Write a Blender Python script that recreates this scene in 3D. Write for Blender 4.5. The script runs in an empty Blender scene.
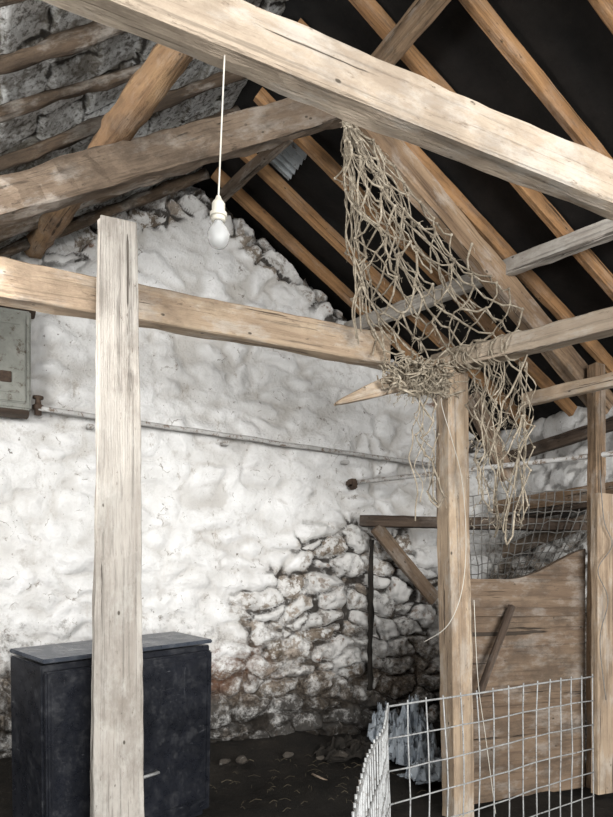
import bpy, bmesh, math, random
from mathutils import Vector, Matrix, noise
random.seed(7)
H=1.2; D=5.0; YAW=math.radians(25); FPX=705.0; HZ=600.0
sc=bpy.context.scene; col=sc.collection
sc.view_settings.view_transform='Standard'
# ---------------------------------------------------------------- camera (level, with rising front like the corrected photo)
cd=bpy.data.cameras.new('camera'); cam=bpy.data.objects.new('camera',cd); col.objects.link(cam)
cam.location=(0,0,H); cam.rotation_euler=(math.pi/2,0,-YAW)
cd.sensor_fit='VERTICAL'; cd.sensor_height=24; cd.lens=FPX/817*24; cd.clip_start=.05; cd.shift_y=(HZ-408.5)/817
sc.camera=cam
F=Vector((math.sin(YAW),math.cos(YAW),0)); R=Vector((math.cos(YAW),-math.sin(YAW),0)); U=Vector((0,0,1))
def S(px,py,Y=None,X=None,Z=None):
    """measured photo position -> world point on a known plane of the barn"""
    d=F+R*((px-306.5)/FPX)+U*((HZ-py)/FPX)
    if Y is not None: t=Y/d.y
    elif X is not None: t=X/d.x
    else: t=(Z-H)/d.z
    return Vector((d.x*t,d.y*t,H+d.z*t))
def sst(a,b,x):
    t=max(0,min(1,(x-a)/(b-a))); return t*t*(3-2*t)
def N(x,y,z=0.): return noise.noise(Vector((x,y,z)))
def FB(x,y,z=0.,o=4): return noise.fractal(Vector((x,y,z)),1.0,2.0,o)
# ---------------------------------------------------------------- node helper
class G:
    def __init__(s,name):
        s.m=bpy.data.materials.new(name); s.m.use_nodes=True; s.t=s.m.node_tree
        s.b=s.t.nodes['Principled BSDF']
    def n(s,ty,**k):
        nd=s.t.nodes.new(ty)
        for a,b in k.items(): setattr(nd,a,b)
        return nd
    def l(s,a,b): s.t.links.new(a,b)
    def coord(s,scale=(1,1,1),rand=True):
        tc=s.n('ShaderNodeTexCoord'); mp=s.n('ShaderNodeMapping'); mp.inputs['Scale'].default_value=scale
        if rand:
            oi=s.n('ShaderNodeObjectInfo'); mu=s.n('ShaderNodeMath',operation='MULTIPLY'); mu.inputs[1].default_value=37
            s.l(oi.outputs['Random'],mu.inputs[0]); ad=s.n('ShaderNodeVectorMath',operation='ADD')
            s.l(tc.outputs['Object'],ad.inputs[0]); s.l(mu.outputs[0],ad.inputs[1]); s.l(ad.outputs[0],mp.inputs[0])
        else: s.l(tc.outputs['Object'],mp.inputs[0])
        return mp.outputs[0]
    def noise(s,vec,scale,detail=6,rough=.6,dist=0):
        nd=s.n('ShaderNodeTexNoise'); nd.inputs['Scale'].default_value=scale; nd.inputs['Detail'].default_value=detail
        nd.inputs['Roughness'].default_value=rough; nd.inputs['Distortion'].default_value=dist
        if vec: s.l(vec,nd.inputs['Vector'])
        return nd.outputs['Fac']
    def vor(s,vec,scale,out='Distance',feature='F1'):
        nd=s.n('ShaderNodeTexVoronoi',feature=feature); nd.inputs['Scale'].default_value=scale; s.l(vec,nd.inputs['Vector'])
        return nd.outputs[out]
    def ramp(s,fac,stops,interp='LINEAR'):
        r=s.n('ShaderNodeValToRGB'); e=r.color_ramp.elements; r.color_ramp.interpolation=interp
        while len(e)<len(stops): e.new(.5)
        for el,(p,c) in zip(e,stops):
            el.position=p; el.color=(c,c,c,1) if not isinstance(c,(tuple,list)) else (*c,1)
        s.l(fac,r.inputs[0]); return r.outputs[0]
    def mix(s,f,a,b,bt='MIX'):
        m=s.n('ShaderNodeMix',data_type='RGBA',blend_type=bt)
        for v,i in ((f,0),(a,6),(b,7)):
            if isinstance(v,(int,float)): m.inputs[i].default_value=v if i==0 else (v,v,v,1)
            elif isinstance(v,tuple): m.inputs[i].default_value=(*v,1)
            else: s.l(v,m.inputs[i])
        return m.outputs[2]
    def math(s,op,a,b,clamp=False):
        m=s.n('ShaderNodeMath',operation=op,use_clamp=clamp)
        for v,i in ((a,0),(b,1)):
            if isinstance(v,(int,float)): m.inputs[i].default_value=v
            else: s.l(v,m.inputs[i])
        return m.outputs[0]
    def attr(s,nm):
        a=s.n('ShaderNodeAttribute',attribute_name=nm); return a.outputs['Fac']
    def bump(s,h,st=.5,d=.01):
        b=s.n('ShaderNodeBump'); b.inputs['Strength'].default_value=st; b.inputs['Distance'].default_value=d
        s.l(h,b.inputs['Height']); s.l(b.outputs[0],s.b.inputs['Normal'])
    def done(s,c,rough=.85,metal=0):
        if isinstance(c,tuple): s.b.inputs['Base Color'].default_value=(*c,1)
        else: s.l(c,s.b.inputs['Base Color'])
        if isinstance(rough,(int,float)): s.b.inputs['Roughness'].default_value=rough
        else: s.l(rough,s.b.inputs['Roughness'])
        s.b.inputs['Metallic'].default_value=metal
        s.b.inputs['Specular IOR Level'].default_value=.25
        return s.m
def wood(name,light,mid,dark,dirt=.5,dirtcol=(.10,.075,.055),chalk=.4,lo=.50,grain=.6,spots=.8,bmp=.8):
    g=G(name)
    v1=g.coord((.8,9,9)); v2=g.coord((1.0,60,60)); v3=g.coord((1,1.8,1.8))
    n1=g.noise(v1,1.4,8,.62,.6); n2=g.noise(v2,1.2,4,.6); n3=g.noise(v3,2.8,9,.72)
    c=g.ramp(n1,[(.28,dark),(.47,mid),(.66,light)])
    c=g.mix(grain,c,g.ramp(n2,[(.34,.25),(.46,1.)]),'MULTIPLY')
    n4=g.noise(g.coord((1.2,3,3)),3.5,9,.7); c=g.mix(g.ramp(n4,[(.50,0.),(.62,chalk)]),c,(.60,.58,.54))
    c=g.mix(g.ramp(n3,[(lo-.02,0.),(lo+.13,dirt)]),c,dirtcol)
    n5=g.noise(g.coord((2.4,7,7)),5,9,.75); c=g.mix(g.ramp(n5,[(.60,0.),(.66,spots)]),c,dirtcol)
    n6=g.noise(g.coord((1,1.2,1.2)),1.1,5,.6); c=g.mix(g.ramp(n6,[(.42,0.),(.66,dirt*.8)]),c,tuple(x*.55 for x in mid))
    # long drying splits and a few scattered nail holes
    n7=g.noise(g.coord((.45,20,20)),1.6,5,.6,.3); c=g.mix(g.ramp(n7,[(.645,0.),(.665,.85)]),c,tuple(x*.6 for x in dirtcol))
    sp=g.vor(g.coord((4,7,7)),2.3); hm=g.math('MULTIPLY',g.ramp(sp,[(.07,.85),(.11,0.)]),g.ramp(n4,[(.50,0.),(.54,1.)])); c=g.mix(hm,c,(.04,.03,.02))
    g.bump(g.math('SUBTRACT',g.math('ADD',g.math('MULTIPLY',n1,.8),g.math('ADD',n2,n5)),g.math('MULTIPLY',g.ramp(n7,[(.64,0.),(.68,1.)]),1.5)),bmp,.009)
    return g.done(c,.88)
W_light=wood('wood_pale',(.52,.41,.295),(.43,.325,.23),(.26,.185,.125),.55,(.15,.11,.08),.42,.49,.65,.7)
W_near=wood('wood_cream',(.53,.445,.35),(.46,.375,.29),(.32,.25,.19),.5,(.18,.14,.105),.45,.49,.58,.75,.8)
W_grey=wood('wood_whitened',(.52,.485,.44),(.45,.415,.375),(.31,.275,.24),.5,(.16,.135,.11),.6,.49,.58,.8,.8)
W_mid=wood('wood_tan',(.34,.24,.155),(.24,.16,.10),(.13,.085,.055),.55,(.065,.048,.035),.3,.5,.6)
W_old=wood('wood_old_grey',(.25,.19,.14),(.17,.125,.09),(.08,.058,.042),.7,(.05,.038,.028),.3,.49,.7)
W_pole=wood('wood_old_pole',(.14,.10,.068),(.085,.06,.041),(.035,.025,.018),.7,(.022,.018,.014),.3,.48)
W_orange=wood('wood_sawn_orange',(.43,.25,.12),(.32,.175,.08),(.17,.09,.043),.5,(.07,.048,.033),.12)
W_log=wood('wood_log',(.34,.22,.12),(.24,.145,.08),(.12,.07,.042),.6,(.06,.042,.03),.15)
W_dark=wood('wood_dark',(.13,.095,.07),(.08,.057,.043),(.03,.022,.017),.6,(.025,.02,.017),.1)
W_board=wood('wood_board_brown',(.235,.17,.118),(.175,.123,.085),(.11,.075,.053),.6,(.06,.048,.038),.25,.49,.5,.6)
def wall_mat():
    g=G('whitewashed_stone'); v=g.coord((1,1,1),False)
    big=g.noise(v,1.6,5,.6); med=g.noise(v,6,8,.6); fine=g.noise(v,38,6,.7); w2=g.noise(v,12,9,.72)
    ex=g.attr('expo'); gr=g.attr('grime_shade'); jo=g.attr('joint'); cell=g.attr('cell'); low=g.attr('low')
    c=g.ramp(med,[(.30,(.68,.675,.665)),(.5,(.79,.79,.785)),(.66,(.87,.87,.87))])
    c=g.mix(g.ramp(big,[(.44,0.),(.68,.34)]),c,(.56,.54,.51))
    c=g.mix(g.math('MULTIPLY',low,.55),c,(.38,.35,.31))
    c=g.mix(g.math('MULTIPLY',g.math('MULTIPLY',jo,g.ramp(w2,[(.50,0.),(.60,1.)])),.40),c,(.30,.27,.235))
    pt=g.noise(g.coord((1,1,.8),False),24,5,.7); c=g.mix(g.ramp(pt,[(.665,0.),(.69,.9)]),c,(.13,.105,.085))
    ch=g.noise(g.coord((1,1,.45),False),6,10,.8); c=g.mix(g.ramp(ch,[(.60,0.),(.64,.6)]),c,(.34,.295,.25))
    ch3=g.noise(g.coord((1,1,.14),False),8,6,.7); c=g.mix(g.ramp(ch3,[(.58,0.),(.76,.4)]),c,(.45,.41,.355))
    e1=g.n('ShaderNodeTexVoronoi',feature='DISTANCE_TO_EDGE'); e1.inputs['Scale'].default_value=2.3
    wv=g.n('ShaderNodeVectorMath',operation='ADD'); nz_=g.n('ShaderNodeTexNoise'); nz_.inputs['Scale'].default_value=5; nz_.inputs['Detail'].default_value=8; g.l(v,nz_.inputs['Vector'])
    sc_=g.n('ShaderNodeVectorMath',operation='SCALE'); sc_.inputs['Scale'].default_value=.35; g.l(nz_.outputs['Color'],sc_.inputs[0]); g.l(v,wv.inputs[0]); g.l(sc_.outputs[0],wv.inputs[1]); g.l(wv.outputs[0],e1.inputs['Vector'])
    ckm=g.math('MULTIPLY',g.ramp(e1.outputs['Distance'],[(.003,.8),(.010,0.)]),g.ramp(w2,[(.52,0.),(.58,1.)])); c=g.mix(ckm,c,(.18,.15,.12))
    st=g.ramp(cell,[(.0,(.21,.17,.13)),(.25,(.40,.35,.30)),(.45,(.30,.28,.26)),(.6,(.48,.45,.41)),(.78,(.27,.16,.11)),(1.,(.31,.27,.21))])
    st=g.mix(g.ramp(fine,[(.35,.7),(.52,0.)]),st,(.09,.07,.055))
    ww=g.ramp(g.math('ADD',w2,g.math('MULTIPLY',g.math('SUBTRACT',cell,.5),.14)),[(.42,0.),(.49,.95)]); st=g.mix(ww,st,(.70,.695,.68))
    em=g.math('ADD',ex,g.math('MULTIPLY',g.math('SUBTRACT',w2,.5),1.8))
    em=g.ramp(em,[(.36,0.),(.46,1.)])
    c=g.mix(em,c,st)
    jn=g.math('ADD',jo,g.math('MULTIPLY',g.math('SUBTRACT',w2,.5),1.8))
    cover=g.ramp(g.noise(v,3.4,7,.7),[(.42,.25),(.50,1.)])   # patches where the wash still bridges the joints
    jm=g.math('MULTIPLY',g.math('MULTIPLY',g.ramp(jn,[(.42,0.),(.80,1.)]),g.ramp(ex,[(.12,0.),(.5,1.)])),cover,True)
    c=g.mix(g.math('MULTIPLY',jm,.94),c,(.03,.024,.019))
    gn=g.noise(v,7,12,.8)
    gm=g.math('ADD',gr,g.math('MULTIPLY',g.math('SUBTRACT',gn,.5),2.6))
    gm=g.math('MULTIPLY',g.ramp(gm,[(.52,0.),(.98,.95)]),g.ramp(gr,[(.01,0.),(.15,1.)]))
    gc=g.ramp(fine,[(.36,(.028,.022,.017)),(.50,(.09,.068,.05)),(.62,(.22,.185,.145))])
    gc=g.mix(g.math('MULTIPLY',g.attr('red'),.8),gc,(.15,.065,.035))
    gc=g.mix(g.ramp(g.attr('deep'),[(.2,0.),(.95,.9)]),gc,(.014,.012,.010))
    c=g.mix(gm,c,gc)
    g.bump(g.math('ADD',g.math('MULTIPLY',med,1.0),g.math('ADD',g.math('MULTIPLY',fine,.5),w2)),.75,.022)
    return g.done(c,.92)
M_wall=wall_mat()
def felt_mat():
    g=G('roofing_felt_black'); v=g.coord((1,1,1),False); n=g.noise(v,3,8,.7); f=g.noise(v,60,4,.7)
    c=g.ramp(n,[(.35,(.005,.005,.005)),(.7,(.018,.016,.015))]); c=g.mix(g.ramp(f,[(.66,0.),(.75,.4)]),c,(.07,.06,.05))
    g.bump(n,.5,.03); return g.done(c,.85)
M_felt=felt_mat()
def slate_mat():
    g=G('stone_slate_underside'); v=g.coord((1,1,1),False); med=g.noise(v,6,10,.78,.2); fine=g.noise(v,34,6,.7)
    jo=g.attr('joint'); cell=g.attr('cell')
    c=g.ramp(cell,[(0.,(.20,.19,.165)),(.3,(.38,.38,.37)),(.6,(.26,.25,.22)),(.8,(.50,.51,.51)),(1.,(.36,.35,.33))])
    c=g.mix(g.ramp(med,[(.46,0.),(.56,.85)]),c,(.64,.65,.65)); c=g.mix(g.ramp(fine,[(.40,.85),(.50,0.)]),c,(.07,.06,.048))
    m2=g.noise(v,3.2,9,.75); c=g.mix(g.ramp(m2,[(.50,0.),(.60,.8)]),c,(.09,.075,.055))
    jj=g.math('ADD',jo,g.math('MULTIPLY',g.math('SUBTRACT',med,.5),-2.0)); c=g.mix(g.ramp(jj,[(.45,0.),(.85,.95)]),c,(.016,.013,.010)); g.bump(g.math('ADD',med,fine),.55,.016); return g.done(c,.9)
M_slate=slate_mat()
def dirt_mat():
    g=G('earth_floor'); v=g.coord((1,1,1),False); n=g.noise(v,4,8,.7); f=g.noise(v,40,6,.7)
    c=g.ramp(n,[(.35,(.008,.007,.006)),(.6,(.018,.015,.012)),(.75,(.045,.038,.03))]); c=g.mix(g.ramp(f,[(.60,0.),(.70,.4)]),c,(.10,.085,.065))
    g.bump(f,.8,.02); return g.done(c,.95)
M_dirt=dirt_mat()
def rope_mat():
    g=G('old_hemp_rope'); v=g.coord((1,1,1)); n=g.noise(v,34,4,.7); b=g.noise(v,4,3,.6)
    c=g.ramp(n,[(.3,(.14,.115,.09)),(.5,(.32,.275,.21)),(.7,(.53,.475,.39))]); c=g.mix(g.ramp(b,[(.45,0.),(.65,.55)]),c,(.17,.14,.105))
    g.bump(n,.6,.004); return g.done(c,.95)
M_rope=rope_mat()
def paint(name,col,alt,rough=.5,metal=0,sc_=6,chip=None,lo=.5,hi=.7):
    g=G(name); v=g.coord((1,1,1)); n=g.noise(v,sc_,8,.7,.4); c=g.ramp(n,[(.35,col),(.68,alt)])
    if chip:
        k=g.noise(v,sc_*3,8,.75,.2); c=g.mix(g.ramp(k,[(lo,0.),(hi,1.)]),c,chip)
    g.bump(n,.2,.004); return g.done(c,rough,metal)
def cab_mat(name,a,b,dust,amt):
    g=G(name); v=g.coord((1,1,1),False); n=g.noise(v,3,9,.75,.2); c=g.ramp(n,[(.35,a),(.68,b)])
    d=g.noise(v,12,10,.82,.1); c=g.mix(g.ramp(d,[(.52,0.),(.68,amt)]),c,dust)
    s1=g.noise(g.coord((22,22,2),False),2.0,6,.75,1.2); c=g.mix(g.ramp(s1,[(.67,0.),(.72,.7)]),c,(.24,.25,.27))
    s2=g.noise(g.coord((4,4,26),False),1.5,5,.7,1.4); c=g.mix(g.ramp(s2,[(.67,0.),(.71,.6)]),c,(.32,.33,.35))
    g.bump(n,.15,.003); m=g.done(c,g.ramp(d,[(.4,.24),(.6,.5)])); g.b.inputs['Specular IOR Level'].default_value=.5; return m
M_cab=cab_mat('cabinet_black_paint',(.007,.008,.011),(.018,.020,.027),(.075,.077,.082),.45)
M_cabtop=cab_mat('cabinet_dusty_top',(.025,.030,.040),(.06,.07,.09),(.17,.175,.185),.7)
M_box=paint('grey_enamel_box',(.18,.185,.165),(.29,.295,.265),.6,.0,5,(.08,.058,.04),.54,.64)
M_iron=paint('rusted_iron',(.05,.035,.028),(.13,.09,.065),.75,.3,20)
M_rag=paint('dark_sacking',(.010,.009,.008),(.035,.03,.025),.9,0,8)
M_pale=paint('pale_blue_grey',(.36,.40,.43),(.56,.60,.63),.5,.1,8,(.14,.11,.09),.56,.64)
M_pipe=paint('limewashed_pipe',(.36,.35,.34),(.54,.54,.53),.7,0,12,(.16,.12,.09),.52,.60)
M_galv=paint('galvanised_wire',(.25,.255,.255),(.44,.45,.45),.55,.25,25,(.12,.10,.085),.54,.64)
M_dwire=paint('dark_wire',(.12,.115,.105),(.27,.26,.245),.6,.3,25)
M_white=paint('cream_plastic',(.50,.475,.41),(.60,.575,.51),.35,0,12)
M_cord=paint('white_flex',(.50,.48,.43),(.62,.60,.54),.6,0,12)
M_sack=paint('blue_white_plastic_sheet',(.20,.235,.28),(.52,.57,.62),.4,0,6,(.04,.04,.045),.54,.62)
M_stone=paint('loose_stone',(.03,.026,.022),(.11,.095,.08),.9,0,10,(.28,.28,.26),.60,.68)
M_straw=paint('straw',(.07,.058,.04),(.15,.125,.085),.9,0,8)
def glass_mat():
    g=G('bulb_glass'); g.b.inputs['Transmission Weight'].default_value=.72; g.b.inputs['IOR'].default_value=1.08
    return g.done((.86,.87,.87),.12)
M_bulb=glass_mat()
# ---------------------------------------------------------------- object helpers
def fin(o,label=None,cat=None,group=None,kind=None):
    if label: o['label']=label
    if cat: o['category']=cat
    if group: o['group']=group
    if kind: o['kind']=kind
    return o
def mesh_obj(name,bm,mat,smooth=False,M=None):
    me=bpy.data.meshes.new(name); bmesh.ops.recalc_face_normals(bm,faces=bm.faces); bm.to_mesh(me); bm.free()
    if smooth:
        for p in me.polygons: p.use_smooth=True
    me.materials.append(mat); o=bpy.data.objects.new(name,me); col.objects.link(o)
    if M is not None: o.matrix_world=M
    return o
def frame(p0,p1,roll=0):
    x=(p1-p0).normalized(); up=Vector((0,0,1)) if abs(x.z)<.95 else Vector((0,1,0))
    y=up.cross(x).normalized(); z=x.cross(y)
    M=Matrix((x,y,z)).transposed().to_4x4(); M=M@Matrix.Rotation(roll,4,'X'); M.translation=(p0+p1)/2
    return M
seedc=[0]
def beam(name,p0,p1,w,h,mat,label,cat='beam',rnd=False,jit=.005,roll=0,taper=1.,bow=0.,group=None,part=False,tip=None):
    p0=Vector(p0);p1=Vector(p1); L=(p1-p0).length; M=frame(p0,p1,roll); seedc[0]+=1; sd=seedc[0]*7.3
    n=max(2,int(L/.05)); bm=bmesh.new()
    if rnd: prof=[(math.cos(a)*.5,math.sin(a)*.5) for a in [2*math.pi*i/16 for i in range(16)]]
    else:
        c=.07; cw=c*min(w,h)/w; chh=c*min(w,h)/h
        prof=[(.5,-.5+chh),(.5,0),(.5,.5-chh),(.5-cw,.5),(0,.5),(-.5+cw,.5),(-.5,.5-chh),(-.5,0),(-.5,-.5+chh),(-.5+cw,-.5),(0,-.5),(.5-cw,-.5)]
    rings=[]
    for i in range(n+1):
        t=i/n; x=(t-.5)*L; k=1+(taper-1)*t; kh=1.; dz=0
        if tip and t<tip: kh=.10+.90*(t/tip)**.8; dz=-(1-kh)*h*.3
        ring=[]
        oy=bow*math.sin(t*math.pi)+jit*1.5*N(x*.8,sd); oz=bow*.6*math.sin(t*math.pi)+jit*1.5*N(x*.8,sd+9)+dz
        for (a,b) in prof:
            d=jit*(1.0*N(x*2.2,a*2+sd,b*2)+1.0*N(x*9,a*5+sd,b*5)); q=Vector((a,b)).normalized()
            y=a*w*k+q.x*d+oy; z=b*h*k*kh+q.y*d+oz
            ring.append(bm.verts.new((x,y,z)))
        rings.append(ring)
    m=len(prof)
    for i in range(n):
        for j in range(m):
            bm.faces.new((rings[i][j],rings[i][(j+1)%m],rings[i+1][(j+1)%m],rings[i+1][j]))
    bm.faces.new(rings[0]); bm.faces.new(rings[-1])
    o=mesh_obj(name,bm,mat,rnd,M)
    return o if part else fin(o,label,cat,group)
def tube(bm,pts,r,sides=6,cap=True):
    pts=[Vector(p) for p in pts]; rings=[]; up=Vector((.31,.22,.93)).normalized()
    for i,p in enumerate(pts):
        t=(pts[min(i+1,len(pts)-1)]-pts[max(i-1,0)])
        if t.length<1e-7: t=Vector((0,0,1))
        t.normalize(); a=t.cross(up)
        if a.length<.05: a=t.cross(Vector((1,0,0)))
        a.normalize(); b=t.cross(a)
        rings.append([bm.verts.new(p+a*math.cos(2*math.pi*j/sides)*r+b*math.sin(2*math.pi*j/sides)*r) for j in range(sides)])
    for i in range(len(rings)-1):
        for j in range(sides):
            bm.faces.new((rings[i][j],rings[i][(j+1)%sides],rings[i+1][(j+1)%sides],rings[i+1][j]))
    if cap: bm.faces.new(rings[0]); bm.faces.new(rings[-1])
def box(bm,c,s,bev=0):
    r=bmesh.ops.create_cube(bm,size=1,matrix=Matrix.Translation(c)@Matrix.Diagonal((*s,1)))
    if bev:
        es=list({e for v in r['verts'] for e in v.link_edges}); bmesh.ops.bevel(bm,geom=es,offset=bev,segments=2,affect='EDGES')
def lathe(bm,prof,sides=24,c=Vector((0,0,0))):
    rings=[[bm.verts.new((c.x+r*math.cos(2*math.pi*j/sides),c.y+r*math.sin(2*math.pi*j/sides),c.z+z)) for j in range(sides)] for r,z in prof]
    for i in range(len(rings)-1):
        for j in range(sides): bm.faces.new((rings[i][j],rings[i][(j+1)%sides],rings[i+1][(j+1)%sides],rings[i+1][j]))
    bm.faces.new(rings[0]); bm.faces.new(rings[-1])
def empty(name,loc,rot=(0,0,0)):
    e=bpy.data.objects.new(name,None); col.objects.link(e); e.location=loc; e.rotation_euler=rot; e.empty_display_size=.1; return e
def child(o,p): o.parent=p; return o
def par_keep(o,p):
    bpy.context.view_layer.update(); mw=o.matrix_world.copy(); o.parent=p; o.matrix_parent_inverse=p.matrix_world.inverted(); o.matrix_world=mw
# ---------------------------------------------------------------- shell
RX=1.5; RR=3.13; SL=.64; WR=4.1; WL=-1.1
def roofz(x): return H+RR-SL*abs(x-RX)
def rubble(name,org,uv,length,topf,nrm,maskf,mat,res=.017,amp=.02,ampx=.08,kdir=Vector((0,0,1)),cs=(3.7,6.3),thick=.3,flat=False,rimf=None):
    org=Vector(org);uv=Vector(uv);nrm=Vector(nrm)
    nx=int(length/res); hmax=max(topf(length*i/20) for i in range(21)); nz=int(hmax/res)
    vs=[];E=[];Gm=[];J=[];C=[];Lw=[];Dp=[];Rd=[]
    for i in range(nx+1):
        s=length*i/nx; top=topf(s)
        for j in range(nz+1):
            z=top*j/nz; k_=.15 if flat else .45
            wx=s*cs[0]+k_*N(s*3,z*3,5)+.28*k_*N(s*14,z*14,2)+.6*N(s*1.2,z*1.2,60); wz=z*cs[1]+k_*N(s*3,z*3,15)+.28*k_*N(s*14,z*14,8)+(0 if flat else 1.0*N(s*1.2,z*1.2,70)); lw=0; red=0
            if flat:
                row=math.floor(wz); ox=row*.37+ .2*math.sin(row*5.1); cx_=math.floor(wx+ox); fx=wx+ox-cx_; fz=wz-row
                e=min(fx,1-fx,1.2*fz,1.2*(1-fz)); jj=1-sst(.01,.07,e); cv=(math.sin(cx_*12.98+row*78.2)*43758.5)%1.0
                d=ampx*(cv-.5)*.6+ampx*(.5-fz)+.008*N(s*8,z*8,3)+.004*N(s*22,z*22,3)-.010*jj; ex,gr=maskf(s,z,top)
            else:
                dist,pts=noise.voronoi(Vector((wx,wz,.5)))
                e=dist[1]-dist[0]; ex,gr=maskf(s,z,top); p=pts[0]; cv=(math.sin(p.x*12.98+p.y*78.2)*43758.5)%1.0; cv2=(cv*17.3)%1.0
                jw=.10+.14*cv2; jj=1-sst(.01,jw,e); body=sst(0,.24,e)
                tilt=(wx-p.x)*(cv-.5)*.7+(wz-p.y)*(cv2-.3)*.8
                md=.55+.45*sst(-.2,.3,N(s*1.1,z*1.1,40))
                wsh=amp*md*((sst(0,.7,e)-.6)*1.25+.5*(cv-.5)+.7*N(s*5,z*7,7))
                lw=sst(-.15,-1.0,wsh/amp)
                d=wsh*(1-ex)+ampx*ex*(body-.6+.8*(cv-.5)+tilt+.22*N(s*25,z*25,3))+amp*1.6*N(s*1.5,z*1.5,3)+amp*.22*N(s*15,z*15,1)*(1+2*ex)
                if rimf and rimf(s,z,top,cv): d-=.16; ex=1; gr=1.; jj=1.  # gap under the roof: set back, its shade painted in as near-black colour
                if rimf: red=sst(1.,.2,math.hypot((s-2.75)/.55,(z-.72)/.32)+.5*N(s*4,z*4,33))
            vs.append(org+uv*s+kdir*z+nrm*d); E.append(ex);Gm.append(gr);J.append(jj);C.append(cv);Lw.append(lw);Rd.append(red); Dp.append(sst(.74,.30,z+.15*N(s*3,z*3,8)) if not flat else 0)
    fs=[];st=nz+1; flip=(uv.cross(kdir)).dot(nrm)<0
    for i in range(nx):
        for j in range(nz):
            a=i*st+j; q=(a,a+st,a+st+1,a+1); fs.append(q[::-1] if flip else q)
    me=bpy.data.meshes.new(name); me.from_pydata(vs,[],fs)
    for nm,arr in (('expo',E),('grime_shade',Gm),('joint',J),('cell',C),('low',Lw),('deep',Dp),('red',Rd)):
        at=me.attributes.new(nm,'FLOAT','POINT'); at.data.foreach_set('value',arr)
    for p in me.polygons: p.use_smooth=True
    me.materials.append(mat); o=bpy.data.objects.new(name,me); col.objects.link(o)
    if thick:
        m=o.modifiers.new('s','SOLIDIFY'); m.thickness=thick; m.offset=-1
    fin(o,kind='structure'); return o
X0=-1.15
def gmask(s,z,top):
    x=s+X0; n=FB(x*2.2,z*2.2,4)*.9; n2=FB(x*6,z*6,14)
    blob=1-math.sqrt(((x-2.80)/.85)**2+((z-.98)/.82)**2); ex=sst(-.40,.45,blob+.50*n+.25*n2)
    rim=sst(.36,.20,(top-z)+.08*n)*(.4 if x<.6 else 1.); ex=max(ex,rim)
    low=sst(1.1,.5,z+.30*n); ex=max(ex,.75*low)
    gr=sst(1.68,.28,z+.34*n)
    gr=max(gr,.42*rim,.34*sst(-.2,.5,blob+.3*n))
    return ex,min(gr,1)
def rimf(s,z,top,cv):
    x=s+X0; return (top-z)<(.09+.11*cv if x>RX-.2 else .05+.05*cv)
rubble('wall_back',(X0,D,-.02),(1,0,0),WR+.1-X0,lambda s:roofz(s+X0)+.05,(0,-1,0),gmask,M_wall,amp=.040,res=.015,rimf=rimf)
def smask(s,z,top):  # wall colour also darkened to fill in the shading behind the stall clutter
    n=FB(s*2,z*2,14)*.9; ex=max(.35,sst(.7,.2,abs(z-1.4)+.3*n)); return ex*.9,sst(2.15,1.0,z+.4*n)
rubble('wall_right',(WR,5.0,-.02),(0,-1,0),6.6,lambda s:roofz(WR)+.02,(-1,0,0),smask,M_wall,res=.03)
rubble('wall_left',(WL,-1.6,-.02),(0,1,0),6.6,lambda s:roofz(WL)+.02,(1,0,0),smask,M_wall,res=.06)
cs_,sn_=1/math.sqrt(1+SL*SL),SL/math.sqrt(1+SL*SL)
LL=(RX-WL+.3)/cs_+.06
rubble('ceiling',(WL-.3,-1.7,H+RR-SL*(RX-WL+.3)+.02),(0,1,0),7.0,lambda s:LL,(sn_,0,-cs_),lambda s,z,t:(.8,.3),M_slate,res=.026,ampx=.024,kdir=Vector((cs_,0,sn_)),cs=(3.2,4.0),thick=.08,flat=True)
bm=bmesh.new(); LRr=(WR+.3-RX)/cs_+.15; nx,ny=40,90; vv=[]
for i in range(nx+1):
    for j in range(ny+1):
        s=LRr*i/nx-.15; y=-1.7+7.0*j/ny
        sag=.010*math.sin((y-.5)/.43*2*math.pi)+.02*FB(s*1.5,y*3,2)
        vv.append(bm.verts.new((RX+s*cs_,y,H+RR-s*sn_+sag)))
for i in range(nx):
    for j in range(ny):
        a=i*(ny+1)+j; bm.faces.new((vv[a],vv[a+1],vv[a+ny+2],vv[a+ny+1]))
o=mesh_obj('ceiling.001',bm,M_felt,True); fin(o,kind='structure'); m=o.modifiers.new('s','SOLIDIFY'); m.thickness=.05; m.offset=1
bm=bmesh.new(); vv=[]; nx,ny=110,140
for i in range(nx+1):
    for j in range(ny+1):
        x=WL-.2+5.7*i/nx; y=-2.5+7.7*j/ny
        z=.035*FB(x*1.5,y*1.5,1)+.02*FB(x*7,y*7,2)+.10*sst(4.2,5.,y)+.12*sst(4.55,5.05,y)*(.6+.6*N(x*3,1))
        vv.append(bm.verts.new((x,y,z-.02)))
for i in range(nx):
    for j in range(ny):
        a=i*(ny+1)+j; bm.faces.new((vv[a],vv[a+ny+1],vv[a+ny+2],vv[a+1]))
o=mesh_obj('floor',bm,M_dirt,True); fin(o,kind='structure')
# ---------------------------------------------------------------- roof timbers
def onl(x,y,off): return Vector((x,y,H+RR-SL*(RX-x)-off))
def onr(x,y,off): return Vector((x,y,H+RR-SL*(x-RX)-off))
for k,y in enumerate([1.2,1.5,1.8,2.1,2.4,2.72,3.04,3.39,3.75,4.12,4.5,4.8]):
    r=.045+.025*random.random(); dy=.12*(random.random()-.5)
    beam('rafter',onl(WL+.05,y+dy,.10),onl(RX-.03,y-dy,.085),r,r,W_pole,'rough dark round pole rafter under the stone slates','rafter',rnd=True,jit=.016,bow=.012,group='pole rafters under stone slates')
for k,y in enumerate([.88,1.3,1.72,2.14,2.57,3.0,3.40,3.95,4.42,4.80]):
    beam('rafter',onr(RX+.02,y,.085),onr(WR-.05,y,.085),.042,.085,W_orange,'sawn orange-brown softwood rafter against black felt','rafter',jit=.003,group='sawn rafters under black felt')
bm=bmesh.new(); V=[]
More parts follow.
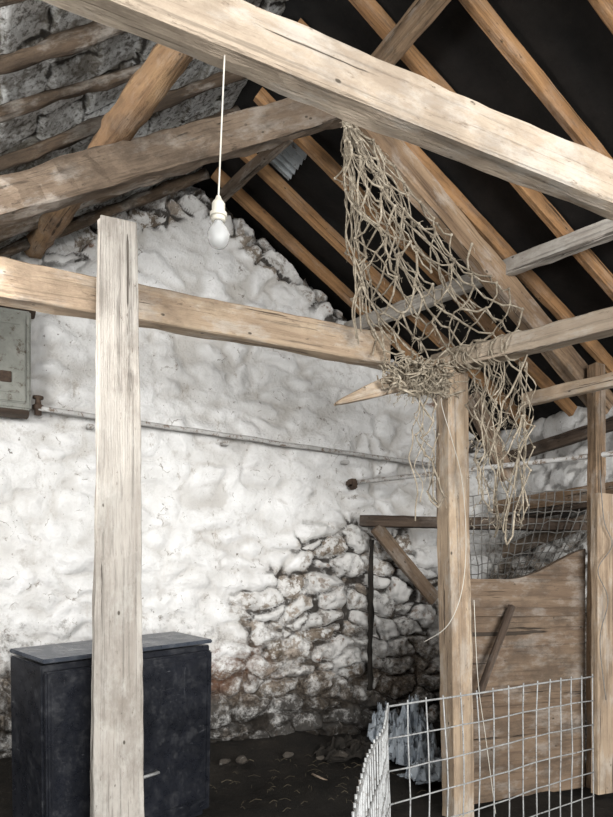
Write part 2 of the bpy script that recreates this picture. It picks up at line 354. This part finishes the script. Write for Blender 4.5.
for i in range(25):
    for j in range(3):
        x=1.70+.20*j/2; y=4.02+.34*i/24; p=onr(x,y,.045+.012*math.sin(i*1.57)); V.append(bm.verts.new(p))
for i in range(24):
    for j in range(2):
        a=i*3+j; bm.faces.new((V[a],V[a+1],V[a+4],V[a+3]))
o=mesh_obj('pale_patch',bm,M_pale); m=o.modifiers.new('s','SOLIDIFY'); m.thickness=.004; fin(o,'small pale corrugated patch under the roof near the ridge','roof sheet')  # small ribbed plate in pale blue-grey
YT=3.3
beam('principal_rafter',S(-90,226,Y=YT),S(345,103,Y=YT),.10,.16,W_old,'massive old hewn truss rafter, grey-brown','beam',jit=.014)
beam('principal_rafter',S(356,112,Y=YT+.12),S(606,408,Y=YT+.12),.10,.15,W_mid,'heavy sawn truss rafter under the felted slope','beam',jit=.006)
lp=S(118,131,Y=YT); lf=S(34,250,Y=4.93); beam('purlin',lf,lp+(lp-lf)*1.1,.125,.125,W_log,'round debarked log purlin resting on the truss','log',rnd=True,jit=.014)
beam('purlin',S(347,330,Y=4.97),S(650,214,Y=2.5),.06,.10,W_grey,'grey weathered purlin behind the rope net','beam',jit=.006)
rb0=S(348,98,Y=3.25); rb1=S(440,-8,Y=2.5); beam('ridge_beam',rb0,rb1+(rb1-rb0)*1.2,.06,.11,W_mid,'brown sawn beam running under the roof ridge','beam',jit=.005)
beam('apex_brace',S(222,196,Y=4.7),S(290,136,Y=3.9),.05,.07,W_old,'short brown brace between gable and truss apex','brace',jit=.006)
tz=H+1.37
beam('tie_beam',(WL+.05,YT,tz+.01),S(386,351,Y=YT),.10,.165,W_light,'pale worn tie beam crossing in front of the whitewashed gable','beam',jit=.009)
a=S(150,0,Z=tz+.08); b=S(613,192,Z=tz+.02); dr=(b-a).normalized()
beam('tie_beam',a-dr*1.3,b+dr*2.2,.085,.14,W_near,'pale cream tie beam with worn faces, lamp flex hanging from it','beam',jit=.007)
j0=S(436,366,Y=3.37); j1=S(613,321,Y=2.35); j1=j1+(j1-j0)*.8
beam('side_beam',j0,j1,.10,.10,W_near,'pale beam carried on the post with rope net draped over it','beam',jit=.007)
beam('broken_board',S(334,398,Y=3.17),S(462,363,Y=3.24),.04,.11,W_light,'short pale board with split pointed end at the joint','board',jit=.006,tip=.5)
# posts
pz=S(118,222,Y=3.18).z
beam('post',(.562,3.18,-.03),(.562,3.18,pz),.232,.08,W_grey,'whitened timber post bolted in front of the tie beam','post',jit=.007,taper=.71)
beam('post',(2.475,3.27,-.03),(2.455,3.30,H+1.285),.14,.135,W_light,'pale square timber post under the side beam','post',jit=.006)
beam('post',(3.58,3.30,.0),(3.58,3.30,H+1.50),.085,.08,W_mid,'slender tan post beside the stall partition','post',jit=.005)
beam('post_cladding',(3.57,3.20,.0),(3.57,3.20,H+.66),.22,.06,W_light,'wide weathered plank fixed to the lower stall post','board',jit=.005)
# rails over stall
beam('stall_rail',S(523,401,Z=H+1.2),S(640,373,Z=H+1.2),.04,.075,W_light,'pale rail above the stall, level with the beam','rail',jit=.005)
beam('stall_pole',S(350,483,Y=4.97),S(680,446,Z=H+.92),.035,.035,M_pipe,'thin pale pole running from gable wall over the stall','pole',rnd=True,jit=.002)
beam('diagonal_brace',S(376,527,Y=4.80),S(435,600,Y=4.80),.04,.11,W_board,'brown plank brace slanting below the hay rack','brace',jit=.004)
beam('diagonal_brace',S(470,395,Y=3.9),S(508,478,Y=3.9),.04,.12,W_board,'brown slanting plank above the hay rack','brace',jit=.004)
beam('loose_plank',(3.98,4.75,H+.78),(3.98,3.3,H+.76),.04,.11,W_mid,'loose plank stored along the stone wall','plank',jit=.005)
beam('loose_plank',(3.82,4.6,H+1.12),(3.95,3.1,H+1.22),.05,.09,W_dark,'dark plank lying at the wall top','plank',jit=.005)
beam('loose_plank',(3.90,4.70,H+.66),(3.95,3.45,H+.67),.16,.035,W_dark,'dark plank stacked on the hay rack rail','plank',jit=.005)
beam('loose_plank',(3.94,4.6,H+.40),(3.99,3.5,H+.62),.04,.10,W_old,'grey sloping board leaning behind the hay rack','plank',jit=.005)
beam('leaning_bar',S(512,606,Y=3.28),S(479,696,Y=3.22),.03,.035,W_dark,'dark wooden bar leaning on the partition','bar',jit=.003)
# ---------------------------------------------------------------- hay rack
e=empty('hay_rack',(3.4,4.4,H+.5)); fin(e,'corner hay rack with dark wooden rail and wire grid','hay rack')
ra=S(361,521,Y=4.93); rb=S(592,526,X=4.03)
par_keep(beam('rail',ra,rb,.10,.085,W_dark,None,jit=.006,part=True),e)
bm=bmesh.new(); rc=[]; inn=Vector((4.05,4.96,0))
for i in range(19):
    t=.42+.60*i/18; p=ra.lerp(rb,t); pts=[]
    for k in range(11):
        s=k/10; q=p.copy(); q.z=p.z+.19+.06*(i/18)-.72*s+.03*N(i*.6,k*.5); q+=Vector(((inn.x-p.x)*.45*s*s-.08+.03*N(i*.5,k*.4,3),(inn.y-p.y)*.45*s*s-.08,0)); pts.append(q)
    tube(bm,pts,.0042,5); rc.append(pts)
for k in range(11): tube(bm,[r[k] for r in rc],.0042,5)
par_keep(mesh_obj('wire_grid',bm,M_dwire),e)
# ---------------------------------------------------------------- stall partition
bm=bmesh.new(); x0,x1=2.55,3.53; prof=[]
for i in range(61):
    t=i/60; x=x0+(x1-x0)*t; prof.append((x,H+.125+.225*sst(.35,1.15,t)+.003*N(x*9,1)))
y0,y1=3.34,3.37; zz=[0.0,.50,.504]; grid=[]
for (x,zt) in prof:
    grid.append([(bm.verts.new((x,y0+(.006 if k==2 else 0)+.008*N(x*4,z*4),z)),bm.verts.new((x,y1+.01,z))) for k,z in enumerate(zz+[zt])])
nk=len(zz)
for i in range(60):
    for k in range(nk):
        for s in (0,1):
            bm.faces.new((grid[i][k][s],grid[i+1][k][s],grid[i+1][k+1][s],grid[i][k+1][s]))
    bm.faces.new((grid[i][nk][0],grid[i+1][nk][0],grid[i+1][nk][1],grid[i][nk][1]))
    bm.faces.new((grid[i][0][0],grid[i+1][0][0],grid[i+1][0][1],grid[i][0][1]))
for i in (0,60):
    for k in range(nk): bm.faces.new((grid[i][k][0],grid[i][k+1][0],grid[i][k+1][1],grid[i][k][1]))
e=empty('stall_partition',(3.0,3.35,0)); fin(e,'worn brown boarded stall partition with curved raised end','partition')
par_keep(mesh_obj('panel',bm,W_board),e)
par_keep(beam('batten',(2.60,3.325,H-.07),(3.45,3.325,H-.075),.02,.05,W_board,None,jit=.003,part=True),e)
# ---------------------------------------------------------------- wire mesh
bm=bmesh.new(); zt=H-.37; C0=S(390,705,Z=zt); R0=S(594,676,Z=zt); L0=S(350,817,Z=zt)
for v_ in (C0,R0,L0): v_.z=0
pathp=[]; nL=max(8,int((C0-L0).length/.042)); nR=14
L0=L0+(L0-C0)*.1
for i in range(nL): pathp.append(L0.lerp(C0,i/nL))
for i in range(nR+1): pathp.append(C0.lerp(R0,i/nR))
def wob(p,z): return Vector((p.x+.016*N(p.x*2,p.y*2,z*2)+.006*N(p.x*7,p.y*7,z*4),p.y+.016*N(p.x*2,p.y*2,z*2+9),z+.018*N(p.x*1.6,p.y*1.6,3)+.005*N(p.x*8,p.y*8,z*5)))
zr=[zt-.115*k for k in range(8)]
for p in pathp: tube(bm,[wob(p,z) for z in [zt+.012]+zr+[.0]],.0030,6)
for z in zr: tube(bm,[wob(p,z)+Vector((0,-.005,0)) for p in pathp],.0030 if z!=zt else .0040,6)
fin(mesh_obj('wire_mesh_panel',bm,M_galv,True),'bent galvanised welded wire mesh panel forming a pen','wire mesh')
# ---------------------------------------------------------------- cabinet
HC=.955; ang=math.radians(21); W=.945; DP=.32
A=Vector((.275,3.40,0)); e=empty('cabinet',A,(math.radians(5.5),math.radians(-3.2),ang)); fin(e,'low scuffed black cabinet with dusty top against whitewashed wall','cabinet')
bm=bmesh.new(); box(bm,Vector((W/2,DP/2+.02,HC/2-.02)),(W-.004,DP,HC-.05),.005); child(mesh_obj('body',bm,M_cab),e)
bm=bmesh.new(); box(bm,Vector((W/2,DP/2+.012,HC-.022)),(W-.001,DP+.028,.020),.005); child(mesh_obj('top',bm,M_cabtop),e)
for k in (0,1):
    bm=bmesh.new(); cx=W*(.25+.5*k); box(bm,Vector((cx,.004,HC/2-.03)),(W/2-.016,.034,HC-.080),.008)
    for zz_ in (.07,HC-.11): box(bm,Vector((cx,-.014,zz_)),(W/2-.06,.010,.020),.003)
    for xx in (cx-W/4+.035,cx+W/4-.035): box(bm,Vector((xx,-.014,HC/2-.02)),(.018,.010,HC-.19),.003)
    d=child(mesh_obj('door',bm,M_cab),e)
    if k==1:
        bm=bmesh.new(); hx=W/2+.02; tube(bm,[(hx,-.012,.30),(hx,-.040,.30),(hx+.09,-.040,.303),(hx+.09,-.012,.303)],.009,8); child(mesh_obj('handle',bm,M_galv,True),d)
bm=bmesh.new(); box(bm,Vector((W/2,DP/2,.0)),(W-.06,DP-.04,.06),.004); child(mesh_obj('plinth',bm,M_cab),e)
# ---------------------------------------------------------------- wall box
bx=S(31,380,Y=4.82).x; bz0=S(10,408,Y=4.82).z; bz1=S(10,308,Y=4.82).z; bh=bz1-bz0
e=empty('meter_box',(bx-.30,4.93,bz0)); fin(e,'grimy grey enamelled metal box with rusty hole hung on the wall','box')
bm=bmesh.new(); box(bm,Vector((0,-.06,bh/2)),(.60,.11,bh),.01); child(mesh_obj('body',bm,M_box),e)
bm=bmesh.new(); box(bm,Vector((0,-.122,bh/2)),(.54,.02,bh-.07),.008)
for zz_ in (.10,bh-.10): box(bm,Vector((0,-.135,zz_)),(.46,.008,.012),.002)
child(mesh_obj('door',bm,M_box),e)
bm=bmesh.new(); box(bm,Vector((.15,-.136,.19)),(.07,.012,.07),.004); child(mesh_obj('hole_plate',bm,M_iron),e)  # dark plate standing in for the hole in the door
bm=bmesh.new(); box(bm,Vector((0,-.06,bh+.012)),(.66,.16,.028),.006); child(mesh_obj('lid',bm,M_iron),e)
bm=bmesh.new(); box(bm,Vector((0,-.06,-.02)),(.58,.13,.03),.006); child(mesh_obj('base_strip',bm,W_dark),e)
# ---------------------------------------------------------------- pipe
e=empty('wall_pipe',(1.9,4.9,H+1.15)); fin(e,'limewashed pipe running along the gable wall','pipe')
bm=bmesh.new(); a=S(38,409,Y=4.90); b=S(440,467,Y=4.92); pts=[a.lerp(b,t/40)+Vector((0,-.02,.010*N(t*.25,3))) for t in range(41)]
tube(bm,pts,.017,10); par_keep(mesh_obj('pipe',bm,M_pipe,True),e)
bm=bmesh.new(); lathe(bm,[(.0001,-.05),(.022,-.05),(.024,-.02),(.036,-.015),(.036,.01),(.02,.02),(.016,.05),(.034,.055),(.034,.07),(.0001,.07)],16,a+Vector((0,-.005,.01))); par_keep(mesh_obj('valve',bm,M_iron,True),e)
for px,py in ((90,424),(225,441),(345,460)):
    bm=bmesh.new(); c=S(px,py,Y=4.93); box(bm,c+Vector((0,0,-.02)),(.05,.07,.03),.006); par_keep(mesh_obj('bracket',bm,M_pipe),e)
bm=bmesh.new(); c=S(352,483,Y=4.93); box(bm,c,(.07,.10,.06),.015); box(bm,c+Vector((.0,-.02,-.03)),(.04,.08,.05),.01)
fin(mesh_obj('iron_bracket',bm,M_iron),'small dark iron bracket holding the pole at the wall','bracket')
beam('wall_strip',S(373,540,Y=4.93),S(368,690,Y=4.93),.035,.03,M_rag,'dark upright strip against the bare stones','strip',rnd=True,jit=.022)  # uneven dark strip set on the wall face
# ---------------------------------------------------------------- lamp
tp=S(226,56,Z=tz); lx,ly=tp.x,tp.y; topz=tp.z; hz=S(217,198,Y=ly).z; lx=(lx+S(217,203,Y=ly).x)/2-.008; k_=.90
e=empty('pendant_lamp',(lx,ly,hz)); fin(e,'bare glass bulb in cream holder hanging on a white flex','lamp')
bm=bmesh.new(); tube(bm,[(0.016*(t/20)-.0,0,(topz-hz)*(t/20)) for t in range(21)],.0022,8); child(mesh_obj('flex',bm,M_cord,True),e)
def sc2(P): return [(r*k_,z*k_) for r,z in P]
bm=bmesh.new(); lathe(bm,sc2([(.0001,.006),(.006,.006),(.010,-.004),(.015,-.010),(.0185,-.016),(.0185,-.040),(.024,-.042),(.024,-.052),(.0195,-.054),(.0195,-.064),(.016,-.066),(.0001,-.066)]),24); child(mesh_obj('lamp_holder',bm,M_white,False),e)
bm=bmesh.new(); lathe(bm,sc2([(.0001,-.062),(.012,-.062),(.0135,-.069),(.020,-.078),(.0275,-.089),(.0310,-.102),(.0300,-.115),(.026,-.126),(.019,-.134),(.011,-.138),(.0001,-.140)]),32); child(mesh_obj('bulb',bm,M_bulb,True),e)
bm=bmesh.new(); lathe(bm,sc2([(.0001,-.064),(.0110,-.064),(.0110,-.072),(.005,-.080),(.0035,-.098),(.0001,-.100)]),12); child(mesh_obj('bulb_stem',bm,M_galv,True),e)
# ---------------------------------------------------------------- rope net
bm=bmesh.new()
def cr(p0,p1,p2,p3,b): return .5*((2*p1)+(p2-p0)*b+(2*p0-5*p1+4*p2-p3)*b*b+(3*p1-p0-3*p2+p3)*b**3)
def gridpt(ctrl,u,v):
    nr=len(ctrl)-1; nc=len(ctrl[0])-1; f=min(v*nr,nr-1e-6); r=int(f); a=f-r; g=min(max(u,0)*nc,nc-1e-6); c=int(g); b=g-c
    def row(k):
        P=ctrl[k]; return cr(P[max(c-1,0)],P[c],P[c+1],P[min(c+2,nc)],b)
    return cr(row(max(r-1,0)),row(r),row(r+1),row(min(r+2,nr)),a)
def net(ctrl,NC,NR,r,miss=.05,jit=.02,off=0):
    node={}
    for j in range(NR+1):
        for i in range(-1,2*NC+2):
            u=min(1,max(0,i/(2*NC))); v=j/NR
            p=gridpt(ctrl,u,v); k=jit*min(1,v*3)
            node[i,j]=p+Vector((N(i*1.7+off,j*1.3,1),N(i*1.7+off,j*1.3,7)*1.5,N(i*1.7+off,j*1.3,13)))*k*1.8
    def strand(p,q):
        rr=r*random.uniform(.7,1.3)
        m=(p+q)/2+Vector((random.uniform(-1,1)*.014,random.uniform(-1,1)*.010,-.22*(p-q).length*random.random())); tube(bm,[p,p.lerp(m,.55),m,m.lerp(q,.45),q],rr,5)
        for _ in range(3):
            if random.random()<.5:   # frayed fibres
                f=p.lerp(q,random.random()); g_=f+Vector((random.uniform(-.03,.03),random.uniform(-.02,.02),random.uniform(-.06,.02))); tube(bm,[f,f.lerp(g_,.5)+Vector((.006,0,.004)),g_],.0013,3)
    for j in range(NR):
        for i in range(0,2*NC+1):
            if (i+j)%2: continue
            for s in (-1,1):
                if 0<=i+s<=2*NC and random.random()>miss: strand(node[i,j],node[i+s,j+1])
            if 0<j: bmesh.ops.create_icosphere(bm,subdivisions=1,radius=r*2.0,matrix=Matrix.Translation(node[i,j]))
rowsU=[[(343,118),(346,119),(349,120),(353,121)],[(344,160),(360,160),(377,163),(398,172)],[(352,212),(378,212),(408,216),(444,226)],[(355,262),(394,266),(434,266),(486,270)],[(360,308),(400,314),(454,312),(516,300)],[(388,362),(420,358),(458,352),(526,335)]]
depU=[[3.18]*4,[3.10,3.0,3.05,3.12],[3.12,2.95,3.0,3.1],[3.16,3.0,2.95,3.0],[3.18,3.05,2.95,2.9],[3.2,3.2,3.1,2.85]]
cU=[[S(p[0],p[1],Y=depU[i][j]) for j,p in enumerate(r)] for i,r in enumerate(rowsU)]
net(cU,8,16,.0050,.07,.034)
rowsF=[[(344,120),(346,120),(348,121)],[(346,170),(358,168),(376,172)],[(354,230),(376,228),(412,236)],[(360,290),(392,290),(444,296)],[(372,350),(404,350),(462,352)]]
net([[S(p[0],p[1],Y=3.26) for p in r] for r in rowsF],4,14,.0045,.18,.045,5.5)
rowsL=[[(466,364),(488,360),(506,355),(528,345)],[(470,410),(488,415),(508,412),(532,398)],[(474,460),(492,468),(510,462),(528,450)],[(484,518),(495,535),(510,540),(522,522)]]
net([[S(p[0],p[1],Y=[3.42,3.36,3.2,2.95][j]) for j,p in enumerate(r)] for r in rowsL],4,9,.0046,.12,.026,3.)
net([[S(p[0]+1,p[1]+4,Y=[3.12,3.02,2.9,2.8][j]) for j,p in enumerate(r)] for r in rowsL],3,8,.0044,.28,.03,9.)
rowsK=[[(404,368),(420,372),(436,372)],[(414,420),(426,425),(438,420)],[(424,455),(431,460),(439,462)],[(430,495),(434,505),(438,510)]]
net([[S(p[0],p[1],Y=3.14) for p in r] for r in rowsK],2,9,.0044,.18,.025)
def rope(p,q,sag,wig,r=.007,n=26):
    sd=random.random()*99; pts=[]
    for i in range(n+1):
        t=i/n; x=p.lerp(q,t); x=x+Vector((N(t*5,sd),N(t*5,sd+5),N(t*5,sd+9)))*wig*math.sin(math.pi*min(1,t*1.02))+Vector((0,0,-sag*4*t*(1-t))); pts.append(x)
    tube(bm,pts,r,5)
top=S(346,120,Y=3.16)
for k in range(7): rope(top,S(random.uniform(354,372),random.uniform(290,345),Y=3.15),0,.07,.0046)
for k in range(9): rope(top,S(random.uniform(390,510),random.uniform(280,345),Y=3.05),.03,.12,.0042)
rope(top,top+Vector((.02,.0,.22)),0,.03,.007)
for k in range(66):
    c=S(random.uniform(392,446),random.uniform(356,384),Y=random.uniform(3.1,3.2)); c2=c+Vector((random.uniform(-.15,.20),random.uniform(-.05,.05),random.uniform(-.08,.05)))
    rope(c,c2,random.uniform(0,.045),.10,random.uniform(.003,.006),16)
for k in range(20):
    t0=random.uniform(.0,.30); c=j0.lerp(j1,t0); w=.056; rr=[]; tl=random.uniform(-.06,.06)
    for i in range(15):
        a_=2*math.pi*i/14; rr.append(c+Vector((math.cos(a_)*(w+.010),tl*math.sin(a_)+random.uniform(-.01,.01),math.sin(a_)*(w+.010))))
    tube(bm,rr,.005,5)
for k in range(18):
    x=random.choice([random.uniform(412,436),random.uniform(474,528),random.uniform(474,528)]); yy=2.85+.3*(532-x)/120
    rope(S(x,362,Y=yy),S(x+random.uniform(-8,8),random.uniform(420,540),Y=yy),0,.10,random.uniform(.002,.004),22)
for k in range(70):
    x=random.uniform(472,528); y=random.uniform(370,520); rope(S(x,y,Y=3.0),S(x+random.uniform(-10,10),y+random.uniform(8,24),Y=2.95),0,.05,.0013,8)
for k in range(60):
    x=random.uniform(395,450); y=random.uniform(365,388); rope(S(x,y,Y=3.12),S(x+random.uniform(-12,12),y+random.uniform(8,24),Y=3.08),0,.05,.0013,8)
fin(mesh_obj('rope_net',bm,M_rope,True),'old tangled hemp rope net draped from truss over the beam','net')
# ---------------------------------------------------------------- thin cables
def cable(name,pts,label,mat=M_cord,r=.003):
    bm=bmesh.new(); P=[Vector(p) for p in pts]; out=[]
    for i in range(len(P)-1):
        for k in range(8): out.append(cr(P[max(i-1,0)],P[i],P[i+1],P[min(i+2,len(P)-1)],k/8))
    out.append(P[-1]); tube(bm,out,r,6); return fin(mesh_obj(name,bm,mat,True),label,'cable')
cable('loose_cable',[S(446,372,Y=3.19),S(441,400,Y=3.18),S(452,440,Y=3.18),S(462,480,Y=3.18),S(466,540,Y=3.17),S(462,590,Y=3.17),S(448,625,Y=3.17),S(424,642,Y=3.3)],'thin white cable trailing down the pale post',M_cord,.0022)
cable('loose_cable',[S(600,470,Y=3.15),S(604,520,Y=3.14),S(612,545,Y=3.14),S(598,570,Y=3.14),S(608,600,Y=3.14),S(600,640,Y=3.14),S(606,700,Y=3.14)],'thin dark wire looped down the stall post',M_dwire)
cable('loose_cable',[S(474,600,Y=3.19),S(478,680,Y=3.17),S(486,740,Y=3.17),S(496,817,Y=3.17)],'thin pale cable hanging in front of the partition',M_cord,.0022)
# ---------------------------------------------------------------- floor clutter
def lump(name,c,s,mat,label,cat,sub=4,group=None):
    bm=bmesh.new(); bmesh.ops.create_icosphere(bm,subdivisions=sub,radius=1)
    for v in bm.verts: v.co=Vector((v.co.x*s[0],v.co.y*s[1],max(v.co.z,-.75)*s[2]))
    for k in range(9):
        nn=Vector((random.uniform(-1,1),random.uniform(-1,1),random.uniform(-1,1))).normalized(); lim=random.uniform(.55,.8)
        for v in bm.verts:
            q=Vector((v.co.x/s[0],v.co.y/s[1],v.co.z/s[2])); d=q.dot(nn)-lim
            if d>0: q-=nn*d; v.co=Vector((q.x*s[0],q.y*s[1],q.z*s[2]))
    o=mesh_obj(name,bm,mat); o.location=c; o.rotation_euler=(0,0,random.random()*6); return fin(o,label,cat,group)
def heap(c,sx,sy,h,mat,label,sd):
    """crumpled sheet lying over rubbish: a low mound with soft folds"""
    bm=bmesh.new(); n=64; V=[]
    for i in range(n+1):
        for j in range(n+1):
            u=i/n*2-1; v=j/n*2-1; rr=math.sqrt(u*u+v*v)*(1+.35*N(u*2+sd,v*2)); m=max(0,1-rr*rr)
            f=abs(N(u*2.8+sd,v*2.8,1)); f2=abs(N(u*6+sd,v*6,5)); z=h*(m**.7)*(1.1-1.3*f-.7*f2+.3*N(u*1.5,v*1.5,sd))
            V.append(bm.verts.new((u*sx+.05*N(u*4,v*4,sd),v*sy+.05*N(u*4,v*4,sd+4),max(z,0))))
    for i in range(n):
        for j in range(n):
            a=i*(n+1)+j; bm.faces.new((V[a],V[a+n+1],V[a+n+2],V[a+1]))
    o=mesh_obj('plastic_sheet',bm,mat,True); o.location=c; m=o.modifiers.new('s','SOLIDIFY'); m.thickness=.003; return fin(o,label,'plastic sheet')
c=S(412,800,Y=4.3); c.z=.05; heap(c,.17,.15,.42,M_sack,'crumpled pale blue-white plastic sheet behind the wire mesh',3)
c=S(428,800,Y=3.9); c.z=.03; heap(c,.16,.13,.22,M_sack,'low torn piece of blue-white plastic on the floor',31)
c=S(386,775,Y=4.66); c.z=.12; heap(c,.14,.10,.28,M_sack,'small crumpled blue-white plastic scrap at the wall foot',11)
c=S(480,790,Y=4.35); c.z=.05; heap(c,.36,.25,.56,M_rag,'dark dirty crumpled sheet heaped by the wall',17)
c=S(350,795,Y=4.60); c.z=.06; heap(c,.26,.18,.14,M_rag,'dark dirty crumpled sheet heaped by the wall',23)
for k in range(12):
    x=1.5+random.random()*2.0; s=.02+.04*random.random()
    lump('fallen_stone',(x,4.4+.45*random.random(),.08+s*.3),(s*1.5,s,s*.6),M_stone,'fallen rubble stone at the foot of the wall','stone',3,group='fallen rubble stones')
for P0,P1 in ((S(312,774,Y=4.3),S(352,792,Y=4.1)),(S(340,812,Y=4.0),S(380,770,Y=4.3))):
    beam('stick',P0,P1,.016,.016,W_mid,'bare broken stick lying among the debris','stick',rnd=True,jit=.004,group='sticks on the floor')
bm=bmesh.new()
for k in range(110):
    x=random.uniform(1.3,3.3); y=random.uniform(3.6,4.6); a_=random.random()*6.3; l=random.uniform(.03,.09); z=.02+.10*sst(4.2,5.,y)+random.random()*.03
    tube(bm,[(x,y,z),(x+l*.5*math.cos(a_),y+l*.5*math.sin(a_),z+.012),(x+l*math.cos(a_),y+l*math.sin(a_),z)],.0014,3)
fin(mesh_obj('straw_litter',bm,M_straw),'scattered straw and litter on the earth floor','straw',kind='stuff')
# ---------------------------------------------------------------- light
w=bpy.data.worlds.new('world'); sc.world=w; w.use_nodes=True; bg=w.node_tree.nodes['Background']; bg.inputs[0].default_value=(.96,.98,1,1); bg.inputs[1].default_value=1.4
def area(name,loc,tgt,sx,sy,pw,c):
    l=bpy.data.lights.new(name,'AREA'); l.shape='RECTANGLE'; l.size=sx; l.size_y=sy; l.energy=pw; l.color=c
    o=bpy.data.objects.new(name,l); col.objects.link(o); o.location=loc; o.rotation_euler=(Vector(tgt)-Vector(loc)).to_track_quat('-Z','Y').to_euler(); return o
area('doorway_daylight',(1.0,-4.5,1.9),(1.8,5,2.4),4.5,3.0,860,(1,.985,.955))
area('side_raking_lamp',(-.95,2.9,2.5),(2.6,4.95,2.4),.6,.8,72,(1,.985,.955))  # added lamp inside the unbroken left wall, rakes the gable to show relief
